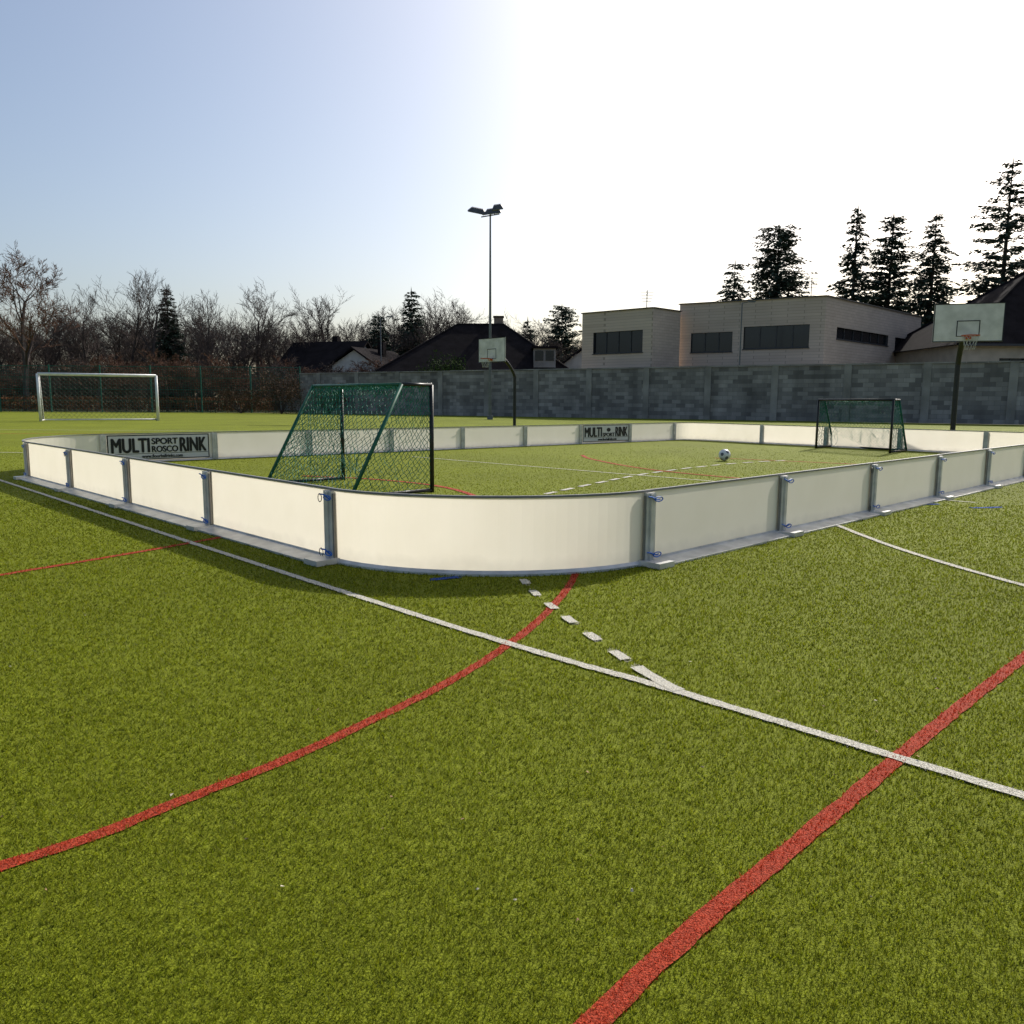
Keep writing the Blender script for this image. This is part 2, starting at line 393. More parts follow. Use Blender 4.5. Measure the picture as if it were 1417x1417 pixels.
for idx,(kind,pl) in enumerate(panels):
    j=pl[0]; prev=panels[idx-1][1]
    t=((pl[1]-pl[0]).normalized()+(prev[-1]-prev[-2]).normalized()).normalized(); nn=V2(t.y,-t.x)
    o=j+nn*.024
    posts.box(o,t,.100,.028,.016,H-.012,0)
    posts.box(o+nn*.020,t,.036,.018,.02,H-.02,0)
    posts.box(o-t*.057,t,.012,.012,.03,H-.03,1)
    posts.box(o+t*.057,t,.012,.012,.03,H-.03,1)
    posts.box(j-nn*.022,t,.10,.022,.02,H-.012,0)
    for k in range(3):
        posts.box(j-nn*.036+t*(k-1)*.035,t,.008,.008,.03,H-.03,0)
    posts.box(j+nn*.095,t,.17,.19,.002,.041,2)
    for zz in (.085,H-.05):
        c=o+nn*.036
        q=[]
        for k in range(11):
            a=k/10; x=-.06+.13*a; q.append((c.x+t.x*x, c.y+t.y*x, zz+.008*math.sin(a*5+idx)-.015*a+.008))
        straps.path(q,.0055,5)
        q=[]
        for k in range(13):
            a=2*math.pi*k/12; x=.045+.045*math.cos(a)
            q.append((c.x+t.x*x+nn.x*.008, c.y+t.y*x+nn.y*.008, zz-.008+.016*math.sin(a)))
        straps.path(q,.0045,5,0)
        if idx%3==0:
            q=[]
            for k in range(13):
                a=2*math.pi*k/12; x=-.095+.024*math.cos(a)
                q.append((c.x+t.x*x-nn.x*.02, c.y+t.y*x-nn.y*.02, zz-.02+.03*math.sin(a)))
            straps.path(q,.003,5,1)
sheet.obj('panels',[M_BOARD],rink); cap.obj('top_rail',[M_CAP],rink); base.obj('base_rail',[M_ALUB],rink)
posts.obj('joint_posts',[M_ALU,M_ALUD,M_ALUB],rink); straps.obj('straps',[M_STRAP,M_BLACK],rink)

def text(s, parent, origin, xdir, width, height, name, m=M_SBLK, heavy=0.0):
    cu=bpy.data.curves.new(name,'FONT'); cu.body=s; cu.size=1; cu.extrude=.004; cu.materials.append(m)
    o=bpy.data.objects.new(name,cu); COL.objects.link(o)
    bpy.context.view_layer.update()
    dm=o.dimensions; bb=o.bound_box
    x0=min(b[0] for b in bb); y0=min(b[1] for b in bb)
    sx=width/max(dm.x,1e-3); sy=height/max(dm.y,1e-3)
    X=Vector((xdir[0],xdir[1],0)).normalized(); Z=Vector((0,0,1)); N=X.cross(Z)
    offs=[(0,0)]+([(heavy,0),(-heavy,0),(0,heavy*.6),(0,-heavy*.6)] if heavy else [])
    for i,(ox,oz) in enumerate(offs):
        oo=o if i==0 else link(bpy.data.objects.new(name,cu))
        mtx=Matrix((( X.x*sx, Z.x*sy, N.x, 0),( X.y*sx, Z.y*sy, N.y, 0),( X.z*sx, Z.z*sy, N.z, 0),(0,0,0,1)))
        mtx.translation=Vector(origin)-X*x0*sx-Z*y0*sy+X*ox+Z*oz+N*(.0006*i)
        oo.matrix_world=mtx; oo.parent=parent
fd=(E1-C2).normalized(); fn=V2(fd.y,-fd.x)
def banner(start, L, sgn):
    p=start+fn*.022; mb=MB()
    def rect(x0,x1,z0,z1,off,m):
        a=p+fd*x0+fn*off; b=p+fd*x1+fn*off
        mb.face([(a.x,a.y,z0),(b.x,b.y,z0),(b.x,b.y,z1),(a.x,a.y,z1)],m)
    z0,z1=.05,.505
    rect(0,L,z0,z1,0,1); rect(.022,L-.022,z0+.018,z1-.018,.003,0)
    mb.obj('sign_plate',[M_SIGN,M_SBLK],rink)
    def T(s,x,w,z,h,nm,hv=.006):
        q=p+fd*x+fn*.006; text(s,rink,(q.x,q.y,z),fd,w,h,nm,heavy=hv)
    T('MULTI',.04*L,.355*L,z0+.135,.255,'lettering',.011)
    T('RINK',.70*L,.265*L,z0+.135,.255,'lettering',.011)
    T('SPORT',.42*L,.255*L,z0+(.28 if sgn==0 else .135),.11 if sgn==0 else .10,'lettering')
    if sgn==0: T('ROSCO',.42*L,.255*L,z0+.135,.11,'lettering')
    else:
        q=p+fd*(.545*L)+fn*.006; d=MB()
        d.face([(q.x+fd.x*math.cos(a)*.08,q.y+fd.y*math.cos(a)*.08,z0+.32+.055*math.sin(a)) for a in [k*math.pi/8 for k in range(16)]]); d.obj('emblem',[M_SBLK],rink)
    T('www.floorballrinks.com',.32*L,.40*L,z0+.032,.062,'lettering',.002)
    a=p+fd*.03+fn*.0055; b=p+fd*(L-.03)+fn*.0055; l=MB()
    l.face([(a.x,a.y,z0+.108),(b.x,b.y,z0+.108),(b.x,b.y,z0+.116),(a.x,a.y,z0+.116)]); l.obj('rule',[M_SBLK],rink)
banner(C2+fd*.06,1.80,0)
pl_=(E1-C2).length/8
banner(C2+fd*(pl_*6+.07),pl_-.14,1)

# ------------------------------------------------------------------ goals
def net_patch(mb,A,B,C,D_,cell,r,m=0,sag=(0,0,0),seed=1,hole=0.0,jit=.012):
    """A-B bottom, D-C top"""
    A,B,C,D_=map(Vector,(A,B,C,D_)); R=random.Random(seed)
    nx=max(2,int(max((B-A).length,(C-D_).length)/cell)); ny=max(2,int(max((D_-A).length,(C-B).length)/cell))
    S=Vector(sag)
    P=[[None]*(nx+1) for _ in range(ny+1)]
    def at(u,v):
        p=(A*(1-u)+B*u)*(1-v)+(D_*(1-u)+C*u)*v
        return p+S*(4*u*(1-u))*(4*v*(1-v))**.5*1.0+Vector((R.uniform(-jit,jit),R.uniform(-jit,jit),R.uniform(-jit,jit)))
    for j in range(ny+1):
        for i in range(nx+1): P[j][i]=at(i/nx,j/ny)
    for j in range(ny):
        for i in range(nx): 
            q=at((i+.5)/nx,(j+.5)/ny)
            for pp in (P[j][i],P[j][i+1],P[j+1][i],P[j+1][i+1]):
                if R.random()>=hole: mb.tube(q,pp,r,r,3,m)
def small_goal(name,F1,F2,b,w_h,topd,based,seed,r=.028):
    par=empty(name); F1=Vector((*F1,0));F2=Vector((*F2,0)); b=Vector((b[0],b[1],0)).normalized(); h=w_h
    U=Vector((0,0,1)); fr=MB(); gr=MB(); nt=MB()
    for F in (F1,F2):
        fr.tube(F,F+U*h,r,r,10,0,True)
        fr.tube(F+U*.03,F+b*based+U*.03,r*.8,r*.8,8,0,True)
        fr.tube(F+U*h,F+U*h+b*topd,r*.8,r*.8,8,0,True)
        gr.tube(F+U*h+b*topd,F+b*based+U*.03,r*.85,r*.85,8,0,True)
    fr.tube(F1+U*h,F2+U*h,r,r,10,0,True)
    gr.tube(F1+U*h+b*topd,F2+U*h+b*topd,r*.7,r*.7,8,0,True)
    fr.tube(F1+b*based+U*.03,F2+b*based+U*.03,r*.8,r*.8,8,0,True)
    c=.085; nr=.0036
    bk1=F1+b*based+U*.05; bk2=F2+b*based+U*.05; t1=F1+U*h+b*topd; t2=F2+U*h+b*topd
    net_patch(nt,bk1,bk2,t2,t1,c,nr,0,sag=b*.05+Vector((0,0,-.03)),seed=seed,hole=.04)
    net_patch(nt,F1+U*h,F2+U*h,t2,t1,c*.8,nr*1.2,0,sag=(0,0,-.05),seed=seed+1)
    net_patch(nt,t1,t2,F2+U*(h-.14)+b*topd,F1+U*(h-.14)+b*topd,c*.6,nr,0,seed=seed+5,jit=.02)
    for F,t in ((F1,t1),(F2,t2)):
        net_patch(nt,F+U*.05,F+b*based+U*.05,t,F+U*h,c,nr,0,seed=seed+2,hole=.05,sag=Vector((.02,.02,0)))
    R=random.Random(seed)
    for k in range(26):
        F=F1.lerp(F2,R.random()); p=F+b*R.uniform(.1,based*.8)+U*R.uniform(.3,.6)
        for s in range(4):
            q=p+Vector((R.uniform(-.07,.07),R.uniform(-.07,.07),-R.uniform(.03,.12))); nt.tube(p,q,nr,nr,3); p=q
    # cord lashings on the bars
    for k in range(14):
        p=F1.lerp(F2,(k+.5)/14)+U*h; gr.tube(p-U*.03,p+U*.032+b*.01,.008,.008,5,0,True)
    fr.obj('frame',[M_BLACK],par,True); gr.obj('rear_frame',[M_GREEN],par,True); nt.obj('net',[M_NET],par)
small_goal('small_goal',(-1.015,10.03),(-2.46,11.54),(-.72,-.695),1.345,.45,1.2,11)
small_goal('small_goal.001',(8.73,18.4),(7.72,20.25),(.72,.695),1.22,.35,1.0,31)

def soccer_goal():
    par=empty('soccer_goal'); A=Vector((-24.3,41.2,0)); B=Vector((-19.3,43.6,0)); U=Vector((0,0,1)); h=2.42
    d=(B-A).normalized(); bk=Vector((-d.y,d.x,0)); fr=MB(); nt=MB()
    for F in (A,B):
        fr.tube(F,F+U*h,.07,.07,10,0,True); fr.tube(F+U*h,F+U*(h-.05)+bk*.8,.035,.035,6,0,True)
        fr.tube(F+U*(h-.05)+bk*.8,F+bk*1.7+U*.04,.035,.035,6,0,True); fr.tube(F+U*.04,F+bk*1.7+U*.04,.04,.04,6,0,True)
    fr.tube(A+U*h,B+U*h,.07,.07,10,0,True); fr.tube(A+bk*1.7+U*.04,B+bk*1.7+U*.04,.04,.04,6,0,True); fr.tube(A+bk*.8+U*(h-.05),B+bk*.8+U*(h-.05),.02,.02,6,0,True)
    net_patch(nt,A+bk*1.7+U*.05,B+bk*1.7+U*.05,B+bk*.8+U*(h-.05),A+bk*.8+U*(h-.05),.24,.006,0,seed=5)
    net_patch(nt,A+U*h,B+U*h,B+bk*.8+U*(h-.05),A+bk*.8+U*(h-.05),.24,.006,0,seed=6)
    for F in (A,B): net_patch(nt,F+U*.05,F+bk*1.7+U*.05,F+bk*.8+U*(h-.05),F+U*h,.24,.006,0,seed=7)
    fr.obj('frame',[M_WHITE],par,True); nt.obj('net',[M_NETG],par)
soccer_goal()

# ------------------------------------------------------------------ ball
def ball():
    import bmesh
    bm=bmesh.new(); bmesh.ops.create_icosphere(bm,subdivisions=5,radius=.115)
    ph=(1+5**.5)/2
    vs=[Vector(v).normalized() for a in (-1,1) for b in (-ph,ph) for v in ((0,a,b),(a,b,0),(b,0,a))]
    me=bpy.data.meshes.new('football')
    rot=Matrix.Rotation(.5,3,'X')@Matrix.Rotation(.4,3,'Y')
    for f in bm.faces:
        c=rot@f.calc_center_median().normalized(); best=max(c.dot(v) for v in vs)
        f.material_index=1 if best>.955 else 0; f.smooth=True
    for v in bm.verts:
        c=rot@v.co.normalized(); best=max(c.dot(w) for w in vs)
        if abs(best-.955)<.006: v.co*= .985
    bm.to_mesh(me); bm.free()
    me.materials.append(mat('ball_white',(0.7,0.7,0.7),.35,0,.1,20)); me.materials.append(mat('ball_dark',(0.10,0.11,0.14),.35,0,.2,20))
    o=link(bpy.data.objects.new('football',me)); o.location=(4.19,15.7,.119)
ball()

# ------------------------------------------------------------------ basketball stands
M_BB=mat('weathered_backboard',(0.70,0.68,0.65),.6,0,.3,3,col2=(0.50,0.49,0.46),spec=.15)
def hoop(name, c, nrm, pole_off, zrim=3.05):
    par=empty(name); n=V2(*nrm).normalized(); t=V2(-n.y,n.x); c=V2(*c)
    b=MB(); z0=zrim-.15; z1=z0+1.08
    b.box(c,t,1.80,.03,z0,z1,0)
    f=c+n*.018
    def strip(x0,x1,za,zb,m=1):
        a=f+t*x0; e=f+t*x1; b.box((a+e)/2,t,abs(x1-x0),.006,za,zb,m)
    for x in (-.9,.875): strip(x,x+.025,z0,z1)
    strip(-.875,.875,z0,z0+.025); strip(-.875,.875,z1-.025,z1)
    strip(-.3,-.275,z0+.15,z0+.6);strip(.275,.3,z0+.15,z0+.6);strip(-.275,.275,z0+.575,z0+.6);strip(-.275,.275,z0+.15,z0+.17)
    b.obj('backboard',[M_BB,M_SBLK],par)
    r=MB(); rc=c+n*.40; pts=[(rc.x+.225*math.cos(a),rc.y+.225*math.sin(a),zrim) for a in [k*math.pi/12 for k in range(25)]]
    r.path(pts,.014,6); r.box(c+n*.10,t,.14,.16,zrim-.08,zrim+.005); r.obj('rim',[M_ORANGE],par)
    nn=MB()
    for k in range(12):
        a=k*math.pi/6
        for s in (-1,1):
            prev=None
            for q in range(5):
                rr=.225-.10*(q/4)**.7; aa=a+s*q*math.pi/12; p=(rc.x+rr*math.cos(aa),rc.y+rr*math.sin(aa),zrim-.1*q)
                if prev: nn.tube(prev,p,.004,.004,3)
                prev=p
    nn.obj('hoop_net',[M_NETW],par)
    p=MB(); e=c-n*pole_off
    path=[(e.x,e.y,0),(e.x,e.y,2.3)]
    for k in range(1,7):
        a=k/6; q=e+(c-n*.10-e)*(a**1.3); path.append((q.x,q.y,2.3+ .95*math.sin(a*math.pi/2)))
    p.path(path,.075,10)
    for s in (-.5,.5):
        q=c+t*s-n*.02; p.tube((q.x,q.y,z0+.2),path[-2],.02,.02,6); p.tube((q.x,q.y,z1-.15),path[-1],.02,.02,6)
    p.obj('pole',[M_BLACK],par,False)
hoop('basketball_hoop',(13.04,23.3),(-.30,-.95),.9)
hoop('basketball_hoop.001',(-.95,36.8),(-.72,-.69),1.45)

# ------------------------------------------------------------------ floodlight mast
def mast():
    par=empty('floodlight_mast'); x,y=-1.40,50.0; zt=12.3; p=MB()
    p.tube((x,y,0),(x,y,6),.10,.08,10); p.tube((x,y,6),(x,y,zt),.08,.05,10,0,True)
    p.tube((x-.55,y,zt-.15),(x+.55,y+.1,zt+.05),.035,.035,8,0,True)
    p.box((x,y),(1,0),.35,.35,0,.25)
    p.obj('pole',[M_STEEL],par)
    l=MB()
    for cx,tilt,w,zz in ((-.80,.32,1.15,.15),(.15,-.18,1.05,.12),(.45,-.22,.7,.36)):
        c=Vector((x+cx,y,zt+zz)); a=Vector((1,0,-tilt*.6)).normalized(); b=Vector((0,1,.35)).normalized(); n=a.cross(b)
        def q(u,v,s): return c+a*u+b*v+n*s
        l.hexa([q(-w/2,-.38,-.03),q(w/2,-.38,-.03),q(w/2,.38,-.03),q(-w/2,.38,-.03)],[q(-w*.3,-.2,.22),q(w*.3,-.2,.22),q(w*.3,.2,.22),q(-w*.3,.2,.22)],0)
        l.hexa([q(-w*.46,-.33,-.06),q(w*.46,-.33,-.06),q(w*.46,.33,-.06),q(-w*.46,.33,-.06)],[q(-w*.46,-.33,-.034),q(w*.46,-.33,-.034),q(w*.46,.33,-.034),q(-w*.46,.33,-.034)],1)
        l.tube(c,(x+cx*.5,y,zt-.05),.02,.02,6)
    l.obj('lamp_heads',[M_LAMP,mat('lamp_glass',(.45,.45,.42),.2)],par)
mast()
sl=empty('street_lamp'); p=MB(); p.tube((-14.0,86,0),(-14.0,86,9.6),.09,.05,8); p.tube((-14,86,9.6),(-13.2,86,9.9),.04,.04,6); p.box((-13.0,86),(1,0),.7,.25,9.85,9.98); p.obj('pole',[M_STEEL],sl)
sl=empty('street_lamp.001'); p=MB(); p.tube((14.6,52.0,0),(14.6,52.0,7.4),.06,.04,8); p.tube((14.6,52,7.4),(15.1,52,7.5),.03,.03,6); p.box((15.2,52),(1,0),.45,.16,7.46,7.55); p.obj('pole',[M_STEEL],sl)

# ------------------------------------------------------------------ perimeter wall
def per_wall():
    par=empty('concrete_block_wall'); A=V2(-18.6,70.8); B=V2(42,36.3); h=3.38
    d=(B-A).normalized(); L=(B-A).length; n=V2(d.y,-d.x)
    me=bpy.data.meshes.new('wall_face')
    v=[];f=[];uv=[]
    def quad(a,b,z0,z1,u0,u1):
        i=len(v); v.extend([(a.x,a.y,z0),(b.x,b.y,z0),(b.x,b.y,z1),(a.x,a.y,z1)]); f.append((i,i+1,i+2,i+3)); uv.extend([(u0,z0),(u1,z0),(u1,z1),(u0,z1)])
    quad(A+n*.12,B+n*.12,0,h,0,L); quad(B-n*.12,A-n*.12,0,h,0,L); quad(A-n*.12,A+n*.12,0,h,0,.24)
    me.from_pydata(v,[],f); ul=me.uv_layers.new(name='UVMap')
    for i,c in enumerate(uv): ul.data[i].uv=c
    me.materials.append(M_WALL); link(bpy.data.objects.new('wall_face',me),par)
    p=MB(); s=2.2
    while s<L:
        c=A+d*s; p.box(c,d,.42,.36,0,h+.02,0); s+=4.25
    s=0; Rw=random.Random(4)
    while s<L-1:
        c=A+d*(s+.53); e=Rw.uniform(0,.025); p.box(c,d,1.04,.40,h+.022,h+.09+e,0); s+=1.06
    p.obj('pillars_and_coping',[M_CONC],par)
per_wall()

# ------------------------------------------------------------------ mesh fence on the left
def fence():
    par=empty('mesh_fence'); A=Vector((-18.8,71.2,0)); B=Vector((-68,68.5,0)); h=4.0; p=MB(); w=MB()
    d=(B-A).normalized(); L=(B-A).length; k=0
    while k*4.3<L:
        q=A+d*k*4.3; p.tube(q,q+Vector((0,0,h+.1)),.06,.06,6,0,True); k+=1
    for z in (.1,1.0,2.0,3.0,h): p.tube(A+Vector((0,0,z)),B+Vector((0,0,z)),.018,.018,4)
    s=0
    while s<L:
        q=A+d*s; w.tube(q,q+Vector((0,0,h)),.011,.011,3); s+=.22
    z=0
    while z<h: w.tube(A+Vector((0,0,z)),B+Vector((0,0,z)),.011,.011,3); z+=.22
    p.obj('posts',[mat('fence_green',(.01,.10,.07),.5)],par); w.obj('wire_mesh',[mat('fence_wire',(.02,.10,.075),.6)],par)
fence()

# ------------------------------------------------------------------ buildings
def facade(mb,p0,p1,z0,z1,wins,mw=0,mg=1,mf=2,rec=.18):
    """wins: (t0,t1,za,zb,nmullion)"""
    p0=V2(*p0);p1=V2(*p1);d=p1-p0;L=d.length;t=d/L;n=V2(t.y,-t.x)
    xs=sorted({0.,1.,*[w[0] for w in wins],*[w[1] for w in wins]}); zs=sorted({z0,z1,*[w[2] for w in wins],*[w[3] for w in wins]})
    P=lambda x,z,o=0:(p0.x+d.x*x+n.x*o,p0.y+d.y*x+n.y*o,z)
    for a,b in zip(xs[:-1],xs[1:]):
        for c,e in zip(zs[:-1],zs[1:]):
            if any(w[0]<=a+1e-6 and b<=w[1]+1e-6 and w[2]<=c+1e-6 and e<=w[3]+1e-6 for w in wins): continue
            mb.face([P(a,c),P(b,c),P(b,e),P(a,e)],mw)
    for w in wins:
        a,b,c,e,nm=w
        mb.face([P(a,c,-rec),P(b,c,-rec),P(b,e,-rec),P(a,e,-rec)],mg)
        mb.face([P(a,c),P(a,c,-rec),P(a,e,-rec),P(a,e)],mf); mb.face([P(b,c,-rec),P(b,c),P(b,e),P(b,e,-rec)],mf)
        mb.face([P(a,c),P(b,c),P(b,c,-rec),P(a,c,-rec)],mf); mb.face([P(a,e,-rec),P(b,e,-rec),P(b,e),P(a,e)],mf)
        for k in range(1,nm+1):
            x=a+(b-a)*k/(nm+1); q=p0+d*x-n*(rec-.03); mb.box(q,t,.07,.05,c,e,mf)
        q=p0+d*((a+b)/2)-n*(rec-.025); mb.box(q,t,(b-a)*L-.1,.04,c,c+.07,mf)
        q=p0+d*((a+b)/2)+n*.03; mb.box(q,t,(b-a)*L+.1,.08,c-.06,c-.004,mf)
def modern_house():
    par=empty('modern_flat_roof_house'); m=MB()
    z=8.25
    A=(12.3,60.1);K=(21.1,55);R=(34.1,68);S=(25.3,74)
    facade(m,A,K,0,z,[(.09,.389,4.75,6.15,2),(.466,.904,4.9,6.45,3),(.1,.35,.9,2.4,1),(.55,.85,.3,2.6,2)])
    facade(m,K,R,0,z,[(.105,.62,5.55,6.35,5),(.7,.9,4.9,6.3,1)])
    facade(m,R,S,0,z,[]); facade(m,S,A,0,z,[])
    m.face([(*p,z-.25) for p in (A,K,R,S)],3)
    for p,q in ((A,K),(K,R),(R,S),(S,A)):
        p=V2(*p);q=V2(*q); c=(p+q)/2; m.box(c,(q-p),(q-p).length+.06,.26,z+.003,z+.06,2)
    m.obj('main_block',[M_CLAD,M_GLASS,M_FRAME,M_CONC],par)
    m=MB(); z=7.65
    A=(5.2,61);K=(9.8,57);R=(12.2,59.3);S=(9.2,66)
    facade(m,A,K,0,z,[(.17,.87,4.65,6.2,3),(.2,.7,.8,2.4,2)]); facade(m,K,R,0,z,[]); facade(m,R,S,0,z,[]); facade(m,S,A,0,z,[])
    m.face([(*p,z-.2) for p in (A,K,R,S)],3)
    for p,q in ((A,K),(K,R),(S,A)):
        p=V2(*p);q=V2(*q); c=(p+q)/2; m.box(c,(q-p),(q-p).length+.05,.24,z+.003,z+.06,2)
    m.obj('side_block',[M_CLAD,M_GLASS,M_FRAME,M_CONC],par)
    a=MB()
    for x,y,zb,hh in ((10.0,61.,7.4,2.0),(22.6,62.,8.0,2.6)):
        a.tube((x,y,zb),(x,y,zb+hh),.035,.035,5)
        for k in range(4): a.tube((x-.5+.05*k,y,zb+hh-.15-.22*k),(x+.5-.05*k,y,zb+hh-.15-.22*k),.02,.02,4)
        a.tube((x,y-.4,zb+hh-.3),(x,y+.4,zb+hh-.3),.02,.02,4)
    a.box((26.5,60.3+4),(1,1),1.0,1.0,8.0,8.75)
    a.obj('aerials',[M_STEEL],par)
modern_house()

def hip_house(name,x0,x1,y0,y1,ze,zr,rx0,rx1,wallm,extras=None,wins=()):
    par=empty(name); m=MB(); ym=(y0+y1)/2; o=.6
    facade(m,(x0,y0),(x1,y0),0,ze,list(wins)); facade(m,(x1,y0),(x1,y1),0,ze,[]); facade(m,(x1,y1),(x0,y1),0,ze,[]); facade(m,(x0,y1),(x0,y0),0,ze,[])
    m.obj('walls',[wallm,M_GLASS,M_FRAME],par)
    r=MB(); a=(x0-o,y0-o,ze);b=(x1+o,y0-o,ze);c=(x1+o,y1+o,ze);d=(x0-o,y1+o,ze);e=(rx0,ym,zr);f=(rx1,ym,zr)
    r.face([a,b,f,e]);r.face([c,d,e,f]);r.face([b,c,f]);r.face([d,a,e]);r.face([d,c,b,a],1)
    r.box(((x0+x1)/2,y0-o-.04),(1,0),x1-x0+2*o,.08,ze-.12,ze+.03,1)
    for p,q in ((e,f),(a,e),(d,e),(b,f),(c,f)): r.tube(p,q,.12,.12,6)
    r.obj('roof',[M_ROOF,M_FRAME],par)
    if extras: extras(par)
def ex1(par):
    m=MB(); m.box((-1.4,79.5),(1,0),.9,.7,7.0,9.2,0); m.box((-1.4,79.5),(1,0),1.05,.85,9.2,9.35,1)
    m.box((2.9,75.0),(1,0),2.0,3.0,4.2,5.9,2); m.box((2.9,74.9),(1,0),2.4,3.4,5.9,6.1,1)
    for s in (-.5,.45): m.box((2.9+s,73.47),(1,0),.75,.05,4.8,5.7,3)
    m.obj('chimney_and_dormer',[M_CHIM,M_ROOF,M_CONC,M_GLASS],par)
hip_house('dark_roof_house',-12.5,5.5,73,85,3.3,8.5,-5.4,-.9,M_RENDER,extras=ex1,wins=[(.2,.3,1,2.4,1),(.6,.72,1,2.4,1)])
def ex3(par):
    m=MB(); m.box((33.6,58.3),(1,0),.9,.9,6.2,7.7,0); m.box((33.6,58.3),(1,0),1.2,1.2,7.7,7.85,1); m.obj('dormer',[M_ROOF,M_FRAME],par)
hip_house('house_with_dark_roof',30.5,52,55,67,5.1,11.0,38.5,46,M_BEIGE,extras=ex3,wins=[(.12,.2,2.6,4.2,1),(.3,.4,2.6,4.2,1)])
def gable_house(name,c,w,l,ze,zr,wallm,ax=(1,0)):
    par=empty(name); m=MB(); a=V2(*ax).normalized(); n=V2(-a.y,a.x); c=V2(*c)
    def P(u,v,z): q=c+a*u+n*v; return (q.x,q.y,z)
    q=[P(-w/2,-l/2,0),P(w/2,-l/2,0),P(w/2,l/2,0),P(-w/2,l/2,0)]
    facade(m,q[0][:2],q[1][:2],0,ze,[(.18,.36,3.0,4.2,1),(.62,.82,3.0,4.2,1),(.3,.6,.9,2.3,1)]);facade(m,q[1][:2],q[2][:2],0,ze,[]);facade(m,q[2][:2],q[3][:2],0,ze,[]);facade(m,q[3][:2],q[0][:2],0,ze,[])
    m.face([P(-w/2,-l/2,ze),P(w/2,-l/2,ze),P(0,-l/2,zr-.15)]); m.face([P(w/2,l/2,ze),P(-w/2,l/2,ze),P(0,l/2,zr-.15)])
    m.obj('walls',[wallm,M_GLASS,M_FRAME],par)
    r=MB(); o=.5
    for s in (-1,1):
        r.hexa([P(s*(w/2+o),-l/2-o,ze-.35),P(0,-l/2-o,zr),P(0,l/2+o,zr),P(s*(w/2+o),l/2+o,ze-.35)],[P(s*(w/2+o),-l/2-o,ze-.15),P(0,-l/2-o,zr+.2),P(0,l/2+o,zr+.2),P(s*(w/2+o),l/2+o,ze-.15)])
    r.box(c+a*w*.2,a,.7,.7,zr-1,zr+.9,0)
    r.obj('roof',[M_ROOF],par)
gable_house('gable_house',(-15.5,90),5.5,8,4.9,6.6,M_RENDER,(.93,-.36))
gable_house('gable_house.001',(-21.0,93),7,9,4.6,7.6,M_RENDER,(.35,.94))
gable_house('gable_house.002',(7.0,84),4.5,8,4.6,6.4,M_RENDER,(1,0))

# ------------------------------------------------------------------ trees
def bare_tree(seed,h,maxlv=4,twigr=.016,spread=1.0,nseg=3):
    R=random.Random(seed); mb=MB()
    def rv(s): return Vector((R.uniform(-s,s),R.uniform(-s,s),R.uniform(-s,s)))
    def grow(p,d,L,r,lv):
        n=nseg if lv else 5
        rr=r
        for i in range(n):
            d=(d+rv(.13)+Vector((0,0,.08))).normalized(); q=p+d*(L/n); r2=max(twigr*.6,rr*(.78 if lv else .82))
            mb.tube(p,q,rr,r2,5 if lv<2 else 3,0 if lv<2 else 1)
            p=q; rr=r2
            if lv<maxlv and (lv>0 or i>=1):
                k=R.choice((1,2,2)) if lv else R.choice((2,3,3))
                for _ in range(k):
                    ax=d.cross(rv(1)).normalized(); ang=R.uniform(.38,.9)*spread
                    nd=Matrix.Rotation(ang,3,ax)@d; nd.z=nd.z*.85+.12
                    ll=L*R.uniform(.42,.62) if lv else L*(.62-.09*i)*R.uniform(.8,1.1)
                    grow(p,nd.normalized(),ll,max(twigr,rr*.55),lv+1)
    grow(Vector((0,0,-.2)),Vector((0,0,1)),h*.68,h*.017,0)
    mb.h=max(v[2] for v in mb.v)
    return mb
BT=[]
for s in range(5):
    t=bare_tree(40+s,14,4,.017,(1.05,.9,1.15,.8,1.0)[s]); k=14/t.h
    t.v=[(a*k,b*k,c*k) for a,b,c in t.v]
    BT.append(t.mesh('bare_tree_mesh',[M_BARK,M_TWIG]))
SH=[]
for s in range(2):
    t=bare_tree(70+s,5,4,.012,1.25); k=5/t.h
    t.v=[(a*k*1.2,b*k*1.2,c*k) for a,b,c in t.v]
    SH.append(t.mesh('shrub_mesh',[M_TWIG,M_TWIGR if s else M_TWIG]))

def place(name,me,x,y,h,base_h,parent=None,sxy=1.0,rz=None):
    o=bpy.data.objects.new(name,me); link(o,parent); o.location=(x,y,-.03); k=h/base_h
    o.scale=(k*sxy,k*sxy,k); o.rotation_euler=(0,0,rnd.uniform(0,6.28) if rz is None else rz); return o
big=bare_tree(5,16,5,.018,1.1)
k=16/big.h; big.v=[(a*k,b*k,c*k) for a,b,c in big.v]
bm_=big.mesh('bare_tree',[M_BARK,M_TWIGR]); place('bare_tree',bm_,-46.0,76,15.8,16,sxy=1.25,rz=1)
woods=empty('distant_bare_trees')
R=random.Random(99)
for i in range(96):
    row=i%3; y=(98,112,128)[row]+R.uniform(-5,5); u=-780+ (i/96)*980+R.uniform(-25,25)
    x=u/1100*y; h=(11.6,13.6,15.4)[row]*R.uniform(.78,1.04)
    if u>60: h*=.85
    place('tree',R.choice(BT),x,y,h,14,woods,sxy=R.uniform(1.05,1.5))
for (u,hh,y) in ((-520,16.2,95),(-497,16.2,92),(-100,14.6,100),(-56,14.6,102),(-350,16.2,104),(-255,16.0,104),(-415,14.0,95),(-580,14.5,95)):
    place('tree',R.choice(BT),u/1100*y,y,hh,14,woods,sxy=1.0)
shr=empty('undergrowth')
for i in range(95):
    y=R.uniform(76,94); u=-800+i/95*700+R.uniform(-10,10); x=u/1100*y
    place('shrub',SH[i%2],x,y,R.uniform(3.2,6.0),5,shr,sxy=R.uniform(1,1.6))

